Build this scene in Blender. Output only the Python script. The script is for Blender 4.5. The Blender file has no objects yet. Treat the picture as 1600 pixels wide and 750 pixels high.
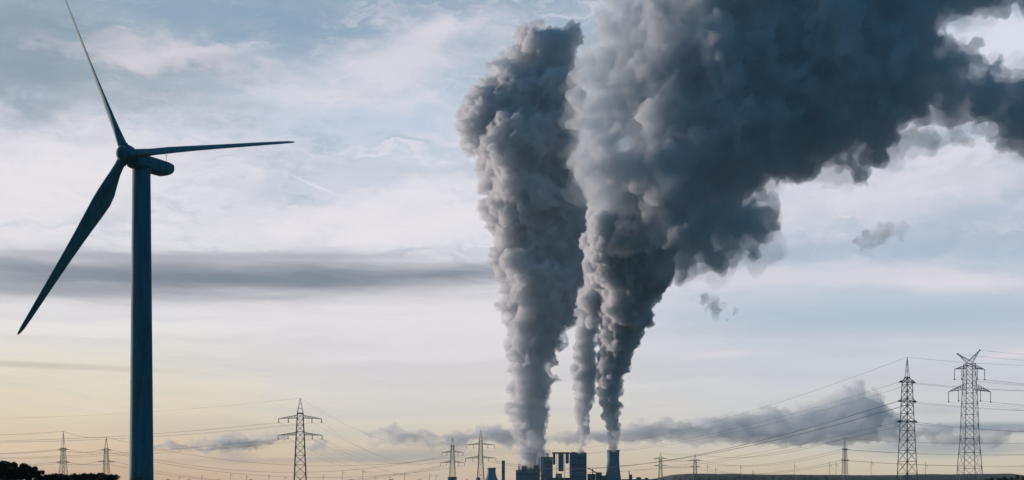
import bpy, bmesh, math, random
from mathutils import Vector, Matrix, noise as mnoise
R = math.radians
random.seed(7)
SC = bpy.context.scene
COL = SC.collection

# ------------------------------------------------------------------ camera
F = 2222.0            # focal length in photo pixels (1600 wide)
HY = 753.0            # photo row of the horizon
EYE = 1.7
cam_d = bpy.data.cameras.new('camera'); cam = bpy.data.objects.new('camera', cam_d); COL.objects.link(cam)
cam_d.sensor_width = 36.0; cam_d.lens = 36.0*F/1600.0
cam_d.shift_y = (HY-375.0)/1600.0
cam_d.clip_start = 0.5; cam_d.clip_end = 200000
cam.location = (0, 0, EYE); cam.rotation_euler = (R(90), 0, 0)
SC.camera = cam

def P(px, py, Y):
    return Vector(((px-800.0)/F*Y, Y, EYE+(HY-py)/F*Y))

# ------------------------------------------------------------------ render settings
SC.view_settings.view_transform = 'Standard'; SC.view_settings.look = 'None'
SC.view_settings.exposure = 0.0; SC.view_settings.gamma = 1.0
cy = SC.cycles
cy.use_denoising = True
cy.max_bounces = 16; cy.volume_bounces = 10; cy.transparent_max_bounces = 64; cy.diffuse_bounces = 3
cy.use_adaptive_sampling = True; cy.adaptive_threshold = 0.02
cy.volume_step_rate = 1.0; cy.volume_max_steps = 256

# ------------------------------------------------------------------ node helper
def lin(c):
    return tuple(((v/255.0)/12.92 if v/255.0 <= 0.04045 else ((v/255.0+0.055)/1.055)**2.4) for v in c)

class NT:
    def __init__(s, tree): s.t = tree
    def n(s, typ, **kw):
        x = s.t.nodes.new(typ)
        for k, v in kw.items(): setattr(x, k, v)
        return x
    def _in(s, sock, v):
        if isinstance(v, bpy.types.NodeSocket): s.t.links.new(v, sock)
        elif v is not None: sock.default_value = v
    def m(s, op, a, b=None, c=None, clamp=False):
        x = s.n('ShaderNodeMath', operation=op, use_clamp=clamp)
        s._in(x.inputs[0], a); s._in(x.inputs[1], b)
        if c is not None: s._in(x.inputs[2], c)
        return x.outputs[0]
    def mix(s, f, a, b):
        x = s.n('ShaderNodeMix', data_type='RGBA')
        s._in(x.inputs[0], f)
        s._in(x.inputs[6], a if isinstance(a, bpy.types.NodeSocket) else (*a, 1))
        s._in(x.inputs[7], b if isinstance(b, bpy.types.NodeSocket) else (*b, 1))
        return x.outputs[2]
    def mr(s, v, a, b, c=0.0, d=1.0, smooth=True):
        x = s.n('ShaderNodeMapRange', interpolation_type='SMOOTHSTEP' if smooth else 'LINEAR')
        for i, q in enumerate((v, a, b, c, d)): s._in(x.inputs[i], q)
        return x.outputs[0]
    def noise(s, vec, scale, detail=6, rough=0.55, dist=0.0):
        x = s.n('ShaderNodeTexNoise')
        s._in(x.inputs['Vector'], vec); x.inputs['Scale'].default_value = scale
        x.inputs['Detail'].default_value = detail; x.inputs['Roughness'].default_value = rough
        x.inputs['Distortion'].default_value = dist
        return x.outputs['Fac']
    def xyz(s, x, y, z=0.0):
        c = s.n('ShaderNodeCombineXYZ')
        for i, q in enumerate((x, y, z)): s._in(c.inputs[i], q)
        return c.outputs[0]
    def ramp(s, v, stops, interp='EASE'):
        x = s.n('ShaderNodeValToRGB'); r = x.color_ramp; r.interpolation = interp
        while len(r.elements) < len(stops): r.elements.new(0.5)
        for e, (p, c) in zip(r.elements, stops):
            e.position = p; e.color = (*c, 1)
        s._in(x.inputs[0], v); return x.outputs[0]

# ------------------------------------------------------------------ sky
SUN_AZ = -56.0       # degrees from the view direction (+Y) towards +X
SUN_EL = 7.0
def build_world():
    w = bpy.data.worlds.new('World'); SC.world = w; w.use_nodes = True
    t = w.node_tree; t.nodes.clear(); k = NT(t)
    geo = k.n('ShaderNodeTexCoord').outputs['Generated']
    sep = k.n('ShaderNodeSeparateXYZ'); t.links.new(geo, sep.inputs[0])
    x, y, z = sep.outputs
    az = k.m('ARCTAN2', x, y)
    h = k.m('SQRT', k.m('ADD', k.m('MULTIPLY', x, x), k.m('MULTIPLY', y, y)))
    U = k.m('MULTIPLY', az, 10.0)                       # tenths of a radian of azimuth
    V = k.m('MULTIPLY', k.m('DIVIDE', z, k.m('MAXIMUM', h, 0.001)), 10.0)   # 10 x slope above the horizon
    def uv(px, py):
        a = math.atan((px-800)/F); return a*10, (HY-py)/F*math.cos(a)*10
    base = k.xyz(U, V, 0.0)
    # gentle wind warp of the coordinates
    w1 = k.noise(k.xyz(k.m('MULTIPLY', U, 0.5), k.m('MULTIPLY', V, 1.6), 3.3), 1.6, 4, 0.55)
    w2 = k.noise(k.xyz(k.m('MULTIPLY', U, 0.9), k.m('MULTIPLY', V, 1.8), 9.1), 2.4, 5, 0.6)
    Vw = k.m('ADD', V, k.m('MULTIPLY', k.m('SUBTRACT', w1, 0.5), 0.30))
    Uw = k.m('ADD', U, k.m('MULTIPLY', k.m('SUBTRACT', w2, 0.5), 1.1))
    Vw2 = k.m('ADD', V, k.m('MULTIPLY', k.m('SUBTRACT', w2, 0.5), 0.55))
    # vertical colour profile, left and right of the view
    def prof(px, rows):
        st = []
        for py, c in rows:
            st.append((max(0.0, min(1.0, uv(px, py)[1]/4.0)), lin(c)))
        st.sort(); return st
    Vn = k.m('DIVIDE', Vw, 4.0, clamp=True)
    farl = k.ramp(Vn, prof(100, [(753,(200,168,138)),(712,(216,190,160)),(655,(226,207,177)),(600,(230,219,197)),(560,(230,222,208)),(500,(236,229,228)),(440,(218,214,218)),(350,(226,223,229)),(240,(220,217,228)),(160,(202,205,216)),(60,(172,182,194)),(0,(164,178,192)),(-130,(120,140,160))]), 'LINEAR')
    mid = k.ramp(Vn, prof(600, [(753,(204,178,152)),(712,(208,192,168)),(655,(218,209,194)),(600,(221,214,210)),(540,(226,219,224)),(470,(231,225,229)),(360,(222,220,227)),(250,(206,211,224)),(150,(192,201,216)),(60,(157,175,193)),(0,(146,166,184)),(-130,(110,135,160))]), 'LINEAR')
    rgt = k.ramp(Vn, prof(1350, [(753,(198,178,152)),(715,(206,194,172)),(660,(205,203,200)),(600,(209,209,214)),(540,(203,207,216)),(490,(186,198,212)),(450,(196,203,214)),(400,(180,194,210)),(330,(198,202,216)),(240,(216,216,228)),(120,(205,212,226)),(0,(170,185,205)),(-130,(110,135,160))]), 'LINEAR')
    c = k.mix(k.mr(Uw, uv(150,0)[0], uv(620,0)[0]), farl, mid)
    c = k.mix(k.mr(Uw, uv(760,0)[0], uv(1250,0)[0]), c, rgt)
    # high thin streaked cloud
    n1 = k.noise(k.xyz(k.m('MULTIPLY', k.m('ADD', Uw, k.m('MULTIPLY', V, 0.9)), 0.55), k.m('MULTIPLY', Vw2, 2.2), 1.0), 1.5, 8, 0.6, 0.6)
    hi = k.mr(V, 1.0, 1.9)
    c = k.mix(k.m('MULTIPLY', k.mr(n1, 0.50, 0.72), k.m('MULTIPLY', hi, 0.7)), c, lin((233,224,230)))
    c = k.mix(k.m('MULTIPLY', k.mr(n1, 0.50, 0.30), k.m('MULTIPLY', hi, 0.62)), c, lin((148,169,186)))
    n3 = k.noise(k.xyz(k.m('MULTIPLY', k.m('ADD', Uw, V), 1.1), k.m('MULTIPLY', k.m('SUBTRACT', Vw2, k.m('MULTIPLY', U, 0.12)), 3.6), 2.0), 2.4, 10, 0.68, 1.0)
    c = k.mix(k.m('MULTIPLY', k.mr(n3, 0.50, 0.70), k.m('MULTIPLY', hi, 0.40)), c, lin((240,232,236)))
    c = k.mix(k.m('MULTIPLY', k.mr(n3, 0.50, 0.32), k.m('MULTIPLY', hi, 0.35)), c, lin((158,178,198)))
    n2 = k.noise(k.xyz(k.m('MULTIPLY', U, 0.30), k.m('MULTIPLY', Vw, 5.0), 5.0), 1.3, 6, 0.6)
    c = k.mix(k.m('MULTIPLY', k.mr(n2, 0.42, 0.66), 0.22), c, lin((172,176,184)))
    def blob(c, px, py, rx, ry, col, s, rot=0.0, soft=1.0, nz=0.8, wisp=(0.7, 2.0), seed=0.0, warp=True):
        u0, v0 = uv(px, py); a, b = rx/222.2, ry/222.2
        du = k.m('SUBTRACT', Uw if warp else U, u0); dv = k.m('SUBTRACT', Vw2 if warp else V, v0)
        cr, sr = math.cos(R(rot)), math.sin(R(rot))
        p = k.m('DIVIDE', k.m('ADD', k.m('MULTIPLY', du, cr), k.m('MULTIPLY', dv, sr)), a)
        q = k.m('DIVIDE', k.m('SUBTRACT', k.m('MULTIPLY', dv, cr), k.m('MULTIPLY', du, sr)), b)
        d = k.m('SQRT', k.m('ADD', k.m('MULTIPLY', p, p), k.m('MULTIPLY', q, q)))
        n = k.noise(k.xyz(k.m('MULTIPLY', U, wisp[0]), k.m('MULTIPLY', V, wisp[1]), seed), 2.2, 8, 0.62, 0.3)
        d = k.m('ADD', d, k.m('MULTIPLY', k.m('SUBTRACT', n, 0.5), nz*2))
        f = k.m('MULTIPLY', k.mr(d, 1.0+0.35*soft, 1.0-0.9*soft), s)
        return k.mix(f, c, lin(col))
    # upper left grey veils and pink streaks
    c = blob(c, 60, 60, 330, 75, (132,150,164), .85, -6, 1, .9, (.6,1.8), 1.1)
    c = blob(c, 400, 30, 280, 52, (132,156,180), .8, -4, 1, .8, (.6,1.8), 2.3)
    c = blob(c, 30, 120, 190, 60, (138,152,164), .75, -5, 1, .9, (.6,1.8), 2.9)
    c = blob(c, 250, 88, 190, 24, (224,214,222), .6, -4, 1, 1.0, (.7,2.6), 3.2)
    c = blob(c, 330, 75, 90, 16, (226,216,224), .6, 4, 1, .9, (.8,2.6), 3.7)
    c = blob(c, 610, 95, 190, 52, (232,224,231), .7, 16, 1, .9, (.8,1.6), 4.4)
    c = blob(c, 680, 45, 70, 28, (228,218,230), .7, 25, 1, .9, (.8,1.6), 4.9)
    c = blob(c, 520, 175, 220, 30, (196,206,222), .6, -6, 1, .8, (.5,2.0), 5.5)
    c = blob(c, 640, 190, 120, 36, (186,200,220), .5, -3, 1, .8, (.5,2.0), 5.8)
    c = blob(c, 90, 290, 260, 85, (240,233,236), .75, 0, 1, .8, (.5,1.6), 6.6)
    c = blob(c, 600, 345, 280, 55, (238,230,235), .8, 4, 1, .9, (.5,2.2), 7.7)
    c = blob(c, 520, 285, 150, 26, (204,208,222), .6, 8, 1, .9, (.5,2.2), 7.9)
    c = blob(c, 600, 245, 120, 9, (228,224,234), .7, -8, 1, .9, (.6,4.0), 8.3)
    # a faint old contrail
    c = blob(c, 492, 290, 48, 2.6, (232,227,235), .75, -22, 1, .2, (.6,2.0), 8.8, False)
    # long dark stratus band on the left
    c = blob(c, 350, 402, 420, 8, (160,163,174), .6, 1.5, 1, 1.1, (.22,5.0), 9.1, False)
    c = blob(c, 330, 434, 640, 42, (168,166,172), .9, 1.5, .9, .7, (.45,3.2), 9.6, False)
    c = blob(c, 400, 433, 540, 20, (110,120,134), .85, 1.5, 1, .85, (.5,4.0), 10.3, False)
    c = blob(c, 40, 415, 200, 12, (122,130,142), .55, -2, 1, .9, (.2,5.0), 10.8, False)
    c = blob(c, 60, 450, 340, 12, (140,144,152), .6, 0, 1, .8, (.2,5.0), 11.1, False)
    c = blob(c, 60, 571, 170, 6, (190,184,168), .7, -1, 1, .7, (.2,4.0), 11.9, False)
    c = blob(c, 200, 578, 200, 4, (208,200,186), .5, -2, 1, .7, (.2,4.0), 12.4, False)
    # cloud streaks on the right
    c = blob(c, 1250, 432, 330, 22, (224,217,226), .8, 0, 1, 1.0, (.5,3.0), 13.3, False)
    c = blob(c, 1520, 440, 130, 16, (228,220,228), .8, -3, 1, 1.0, (.8,3.0), 13.8, False)
    c = blob(c, 1430, 385, 170, 16, (170,186,204), .55, -3, 1, 1.0, (.5,3.0), 14.1, False)
    c = blob(c, 1470, 345, 150, 18, (168,184,204), .4, 10, 1, 1.0, (.5,3.0), 14.3, False)
    c = blob(c, 1400, 497, 320, 24, (170,188,205), .55, -2, 1, .6, (.3,3.0), 14.9, False)
    c = blob(c, 1120, 553, 70, 6, (226,216,222), .6, 3, 1, .8, (.5,4.0), 15.2, False)
    c = blob(c, 1590, 552, 60, 8, (226,214,220), .8, 8, 1, .8, (.5,4.0), 15.6, False)
    c = blob(c, 1560, 70, 140, 50, (226,226,236), .8, 0, 1, .6, (1.,2.), 16.2)
    c = blob(c, 1380, 300, 260, 60, (228,224,232), .7, 8, 1, .7, (.8,2.), 16.6)
    # soft dark streaks low over the horizon
    c = blob(c, 420, 720, 230, 6, (176,160,148), .55, 0, 1, .8, (.3,5.0), 17.1, False)
    c = blob(c, 640, 712, 150, 14, (150,150,152), .55, 0, 1, .9, (.4,4.0), 17.6, False)
    c = blob(c, 370, 713, 40, 14, (160,152,152), .5, 0, 1, .9, (.9,2.0), 17.9, False)
    c = blob(c, 1540, 668, 130, 10, (120,136,152), .8, 0, 1, .7, (.4,4.0), 18.3, False)
    c = blob(c, 1500, 700, 150, 14, (140,148,158), .6, 0, 1, .9, (.5,3.0), 18.8, False)
    c = blob(c, 1470, 640, 60, 10, (176,178,186), .6, 0, 1, .9, (.5,3.0), 19.1, False)
    # away from the view: the sky darkens overhead and opposite the evening glow
    up = k.mr(V, 3.4, 6.5)
    c = k.mix(up, c, (0.007, 0.078, 0.155))
    back = k.m('ABSOLUTE', k.m('SUBTRACT', az, R(-26)))
    back = k.m('MINIMUM', back, k.m('SUBTRACT', 2*math.pi, back))
    c = k.mix(k.mr(back, R(50), R(92)), c, (0.004, 0.070, 0.145))
    # under the horizon
    c = k.mix(k.mr(V, 0.0, -0.3), c, (0.01, 0.014, 0.016))
    sky = k.n('ShaderNodeTexSky', sky_type='NISHITA')
    sky.sun_disc = False; sky.sun_elevation = R(SUN_EL); sky.sun_rotation = R(SUN_AZ)
    S = 0.10
    cc = k.n('ShaderNodeVectorMath', operation='SCALE'); t.links.new(c, cc.inputs[0]); cc.inputs[3].default_value = 1.10/S
    fin = k.mix(0.985, sky.outputs[0], cc.outputs[0])
    bg = k.n('ShaderNodeBackground'); bg.inputs['Strength'].default_value = S
    t.links.new(fin, bg.inputs['Color'])
    out = k.n('ShaderNodeOutputWorld'); t.links.new(bg.outputs[0], out.inputs[0])
    w.cycles.sampling_method = 'MANUAL'; w.cycles.sample_map_resolution = 512
build_world()

sun_d = bpy.data.lights.new('sun', 'SUN'); sun = bpy.data.objects.new('sun', sun_d); COL.objects.link(sun)
sun_d.energy = 5.0; sun_d.angle = R(4); sun_d.color = (1.0, 0.78, 0.70)
sdir = Vector((math.sin(R(SUN_AZ))*math.cos(R(SUN_EL)), math.cos(R(SUN_AZ))*math.cos(R(SUN_EL)), math.sin(R(SUN_EL))))
sun.rotation_euler = sdir.to_track_quat('Z', 'Y').to_euler()

# ------------------------------------------------------------------ materials
def mat(name, col, rough=0.6, metal=0.0, var=0.15, scale=2.0, stretch=(1,1,1), bump=0.0):
    m = bpy.data.materials.new(name); m.use_nodes = True; t = m.node_tree; t.nodes.clear(); k = NT(t)
    co = k.n('ShaderNodeTexCoord').outputs['Object']
    mp = k.n('ShaderNodeMapping'); mp.inputs['Scale'].default_value = stretch; t.links.new(co, mp.inputs[0])
    n = k.noise(mp.outputs[0], scale, 6, 0.6)
    lo = tuple(v*(1-var) for v in col); hi = tuple(min(1, v*(1+var)) for v in col)
    c = k.mix(k.mr(n, 0.3, 0.7), lo, hi)
    b = k.n('ShaderNodeBsdfPrincipled'); t.links.new(c, b.inputs['Base Color'])
    b.inputs['Roughness'].default_value = rough; b.inputs['Metallic'].default_value = metal
    if bump:
        bp = k.n('ShaderNodeBump'); bp.inputs['Strength'].default_value = bump; t.links.new(n, bp.inputs['Height']); t.links.new(bp.outputs[0], b.inputs['Normal'])
    o = k.n('ShaderNodeOutputMaterial'); t.links.new(b.outputs[0], o.inputs[0])
    return m
def smoke_mat(name, dens, col, surf=0.0, aniso=0.2, scol=(.5,.5,.5)):
    m = bpy.data.materials.new(name); m.use_nodes = True; t = m.node_tree; t.nodes.clear(); k = NT(t)
    v = k.n('ShaderNodeVolumePrincipled')
    v.inputs['Color'].default_value = (*col, 1); v.inputs['Density'].default_value = dens; v.inputs['Anisotropy'].default_value = aniso
    o = k.n('ShaderNodeOutputMaterial'); t.links.new(v.outputs[0], o.inputs['Volume'])
    tr = k.n('ShaderNodeBsdfTransparent'); df = k.n('ShaderNodeBsdfDiffuse'); df.inputs[0].default_value = (*scol, 1)
    mx = k.n('ShaderNodeMixShader'); mx.inputs[0].default_value = surf
    t.links.new(tr.outputs[0], mx.inputs[1]); t.links.new(df.outputs[0], mx.inputs[2]); t.links.new(mx.outputs[0], o.inputs['Surface'])
    return m

# ------------------------------------------------------------------ scene graph helpers
def link(name, me, m=None, parent=None):
    o = bpy.data.objects.new(name, me); COL.objects.link(o)
    if m is not None: me.materials.append(m)
    if parent is not None: o.parent = parent
    return o
def tag(o, label=None, cat=None, group=None, kind=None):
    if label: o['label'] = label
    if cat: o['category'] = cat
    if group: o['group'] = group
    if kind: o['kind'] = kind
    return o
def empty(name, loc, label, cat, group=None, rz=0.0):
    o = bpy.data.objects.new(name, None); COL.objects.link(o); o.location = loc; o.rotation_euler = (0, 0, rz); o.empty_display_size = 1
    return tag(o, label, cat, group)
def obj(name, bm, m, parent=None, smooth=False):
    me = bpy.data.meshes.new(name); bmesh.ops.recalc_face_normals(bm, faces=bm.faces); bm.to_mesh(me); bm.free()
    if smooth:
        for p in me.polygons: p.use_smooth = True
    return link(name, me, m, parent)
def bar(bm, a, b, r, n=4, r2=None):
    a, b = Vector(a), Vector(b); d = b-a; L = d.length
    if L < 1e-6: return
    q = d.to_track_quat('Z', 'Y').to_matrix().to_4x4()
    bmesh.ops.create_cone(bm, cap_ends=True, segments=n, radius1=r, radius2=r if r2 is None else r2, depth=L,
                          matrix=Matrix.Translation((a+b)/2) @ q @ Matrix.Rotation(math.pi/n, 4, 'Z'))
def box(bm, x0, x1, y0, y1, z0, z1):
    bmesh.ops.create_cube(bm, size=1, matrix=Matrix.Translation(((x0+x1)/2, (y0+y1)/2, (z0+z1)/2)) @ Matrix.Diagonal((x1-x0, y1-y0, z1-z0, 1)))
def loft(bm, rings, cap=True):
    vs = [[bm.verts.new(p) for p in r] for r in rings]; n = len(rings[0])
    for a, b in zip(vs, vs[1:]):
        for i in range(n): bm.faces.new((a[i], a[(i+1) % n], b[(i+1) % n], b[i]))
    if cap: bm.faces.new(vs[0]); bm.faces.new(list(reversed(vs[-1])))
def build_haze():
    bm = bmesh.new(); box(bm, -9000, 9000, -9000, 12500, -1.0, 3200)
    m = bpy.data.materials.new('evening_air'); m.use_nodes = True; t = m.node_tree; t.nodes.clear(); k = NT(t)
    v = k.n('ShaderNodeVolumePrincipled'); v.inputs['Color'].default_value = (0.45, 0.80, 1.0, 1); v.inputs['Density'].default_value = HAZE; v.inputs['Anisotropy'].default_value = 0.0
    o = k.n('ShaderNodeOutputMaterial'); t.links.new(v.outputs[0], o.inputs['Volume'])
    tag(obj('haze', bm, m), kind='stuff')
HAZE = 1.3e-5
ORD = 'first second third fourth fifth sixth seventh eighth ninth tenth eleventh twelfth thirteenth fourteenth fifteenth sixteenth seventeenth eighteenth nineteenth twentieth twenty-first twenty-second twenty-third twenty-fourth twenty-fifth twenty-sixth twenty-seventh twenty-eighth twenty-ninth thirtieth'.split()

# ------------------------------------------------------------------ ground and ridge
def build_ground():
    bm = bmesh.new(); n = 96; rings = [0, 40, 120, 300, 700, 1500, 3000, 6000, 12000, 25000, 45000]
    prev = None
    for r in rings:
        if r == 0: prev = [bm.verts.new((0, 0, 0))]; continue
        cur = []
        for i in range(n):
            a = 2*math.pi*i/n; x, y = r*math.sin(a), r*math.cos(a)
            cur.append(bm.verts.new((x, y, 0.0)))
        if len(prev) == 1:
            for i in range(n): bm.faces.new((prev[0], cur[i], cur[(i+1) % n]))
        else:
            for i in range(n): bm.faces.new((prev[i], cur[i], cur[(i+1) % n], prev[(i+1) % n]))
        prev = cur
    m = mat('field_soil', (0.05, 0.055, 0.035), 0.95, var=0.4, scale=0.02)
    o = obj('ground', bm, m); tag(o, kind='structure')
build_ground()

def build_ridge():
    bm = bmesh.new(); Y0 = 6600; rows = []
    for j, (dy, hf) in enumerate([(-350, 0), (-180, .75), (0, 1.0), (400, .95), (1200, .3), (1700, 0)]):
        row = []
        for i in range(161):
            px = 960+i*4.2
            e = min(1, max(0, (px-1000)/75))*min(1, max(0, (1640-px)/60)); e = e*e*(3-2*e)
            h = (12.0+1.2*math.sin(px*0.013)+0.8*mnoise.noise(Vector((px*0.03, j*.3, 2)))+.5*mnoise.noise(Vector((px*0.2, j, 2))))*Y0/F*e
            row.append(bm.verts.new(((px-800)/F*Y0, Y0+dy, h*hf-0.05+1.0*hf)))
        rows.append(row)
    for a, b in zip(rows, rows[1:]):
        for i in range(160): bm.faces.new((a[i], a[i+1], b[i+1], b[i]))
    m = mat('ridge_woodland', (0.045, 0.06, 0.04), 0.95, var=0.4, scale=0.02)
    o = obj('hill', bm, m, smooth=True); tag(o, kind='structure')
build_ridge()

# ------------------------------------------------------------------ wind turbine
SHADED_PAINT = mat('shaded_turbine_paint', (0.12, 0.27, 0.31), 0.85, var=0.22, scale=1.2, stretch=(1,1,.12))  # light grey coat darkened to teal: silhouette shade put into the base colour
def build_turbine():
    D = 237.0; yaw, tilt, phi, cone = R(26.77), R(4.13), R(-4.04), R(3.53)
    n = Vector((-math.sin(yaw)*math.cos(tilt), -math.cos(yaw)*math.cos(tilt), math.sin(tilt)))
    t = Vector((math.cos(yaw), -math.sin(yaw), 0)); u = n.cross(t)
    if u.z < 0: u = -u
    H = P(197, 241, D)
    base = H - n*3.75; base.z = 0
    root = empty('wind_turbine', base, 'dark three-bladed wind turbine standing tall in the left foreground', 'wind turbine')
    def loc(v): return v-base
    # tower
    topz = H.z-1.55; bm = bmesh.new(); rings = []
    for i in range(15):
        f = i/14; r = 2.02+(1.50-2.02)*f
        rings.append([(r*math.cos(a*math.pi/24), r*math.sin(a*math.pi/24), topz*f) for a in range(48)])
    loft(bm, rings)
    tower = obj('tower', bm, SHADED_PAINT, root, True)
    for f in (.34, .67):
        bm = bmesh.new(); r = 2.02-.52*f+.02
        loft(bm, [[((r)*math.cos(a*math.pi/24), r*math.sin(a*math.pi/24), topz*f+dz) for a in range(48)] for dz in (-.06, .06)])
        obj('flange', bm, SHADED_PAINT, tower, True)
    bm = bmesh.new(); loft(bm, [[(r*math.cos(a*math.pi/16), r*math.sin(a*math.pi/16), z) for a in range(32)] for r, z in ((3.4, -.2), (3.4, .25), (2.1, .4))]); obj('foundation', bm, mat('concrete_base', (.3,.3,.29), .9), root)
    bm = bmesh.new(); box(bm, -.5, .5, -2.12, -1.95, .45, 2.5); obj('door', bm, mat('door_paint', (.12,.14,.15), .5), tower)
    # yaw collar
    bm = bmesh.new(); loft(bm, [[(r*math.cos(a*math.pi/16), r*math.sin(a*math.pi/16), z) for a in range(32)] for r, z in ((1.62, topz-.05), (1.72, topz+.25), (1.6, topz+.5))]); obj('yaw_collar', bm, SHADED_PAINT, root, True)
    # nacelle: rounded box along -n
    NH = Vector((n.x, n.y, 0)).normalized()
    def frame(s, a, b):      # s metres behind hub centre, a sideways, b up
        return loc(H + NH*(-s) + t*a + Vector((0, 0, b-.45)))
    prof = [(1.1,.95,.95,-1.05),(1.6,1.25,1.1,-1.3),(2.6,1.35,1.2,-1.4),(6.0,1.35,1.2,-1.4),(9.4,1.3,1.15,-1.35),(10.2,1.25,1.05,-1.0),(10.8,1.15,.9,-.45),(10.9,.9,.6,-.1)]
    bm = bmesh.new(); rings = []
    for s, wdt, tp, bt in prof:
        ring = []
        for i in range(28):
            a = 2*math.pi*i/28; ca, sa = math.cos(a), math.sin(a)
            x = wdt*math.copysign(abs(ca)**.35, ca); z = (tp-bt)/2*math.copysign(abs(sa)**.35, sa)+(tp+bt)/2
            ring.append(frame(s, x, (z-.1)*.95))
        rings.append(ring)
    loft(bm, rings); nac = obj('nacelle', bm, SHADED_PAINT, root, True)
    bm = bmesh.new()
    bar(bm, frame(9.6, .4, 1.3), frame(9.6, .4, 2.3), .035, 6); bar(bm, frame(9.6, .1, 2.25), frame(9.6, .7, 2.25), .03, 6)
    obj('wind_vane', bm, SHADED_PAINT, nac)
    bm = bmesh.new()
    for b in (-.5, -.2, .1, .4): bar(bm, frame(10.88, -.8, b-.1), frame(10.88, .8, b-.1), .06, 4)
    obj('vent_grille', bm, mat('vent_dark', (.04,.045,.05), .7), nac)
    # hub / spinner
    bm = bmesh.new(); rings = []
    for s, r in ((1.15,1.25),(.7,1.55),(.0,1.62),(-.6,1.5),(-1.2,1.15),(-1.65,.7),(-1.9,.25),(-1.95,.03)):
        rings.append([loc(H-n*s+(t*math.cos(a*math.pi/14)+u*math.sin(a*math.pi/14))*r) for a in range(28)])
    loft(bm, rings); obj('hub', bm, SHADED_PAINT, root, True)
    # blades
    RB = 35.9
    # r fraction, chord, thickness ratio, pitch angle, chord offset of the pitch axis
    secs = [(.030,1.55,1.0,-50,.5),(.06,1.55,.98,-54,.5),(.10,1.75,.75,-56,.45),(.15,2.30,.45,-55,.38),(.20,2.85,.32,-54,.33),(.25,3.05,.27,-53,.31),(.32,2.75,.24,-52,.30),(.42,2.25,.21,-50,.29),(.55,1.75,.19,-48,.28),(.68,1.4,.17,-46,.28),(.80,1.12,.16,-44,.28),(.90,.88,.15,-43,.28),(.96,.70,.14,-42,.30),(.99,.42,.14,-42,.34),(1.0,.15,.14,-42,.4)]
    for k in range(3):
        a = phi+k*2*math.pi/3
        d = (t*math.cos(a)+u*math.sin(a)); tg = -t*math.sin(a)+u*math.cos(a)
        bm = bmesh.new(); rings = []
        for fr, ch, th, pit, ax in secs:
            B = R(pit); c = tg*math.cos(B)+n*math.sin(B); nn = c.cross(d).normalized()
            bend = math.tan(cone)*RB*fr
            C = H+d*(RB*fr)+n*bend
            ring = []
            for i in range(24):
                s = 2*math.pi*i/24; xx = (1-math.cos(s))/2
                w = math.sin(s)
                if th > .6: yt = .5*w*th
                else: yt = th*w*.5*(1.9*math.sqrt(max(xx,0))*(1-xx)**.75*1.05+.02) if True else 0
                if th > .6: pass
                ring.append(loc(C+c*((xx-ax)*ch)+nn*(yt*ch*(1 if th>.6 else 1.25))))
            rings.append(ring)
        loft(bm, rings); b = obj('blade', bm, SHADED_PAINT, root, True)
        bm = bmesh.new(); C0 = H+d*1.35; C1 = H+d*1.75
        rs = []
        for C in (C0, C1):
            rs.append([loc(C+(tg*math.cos(q*math.pi/12)+n*math.sin(q*math.pi/12))*.86) for q in range(24)])
        loft(bm, rs); obj('blade_collar', bm, SHADED_PAINT, b, True)
build_turbine()

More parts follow.
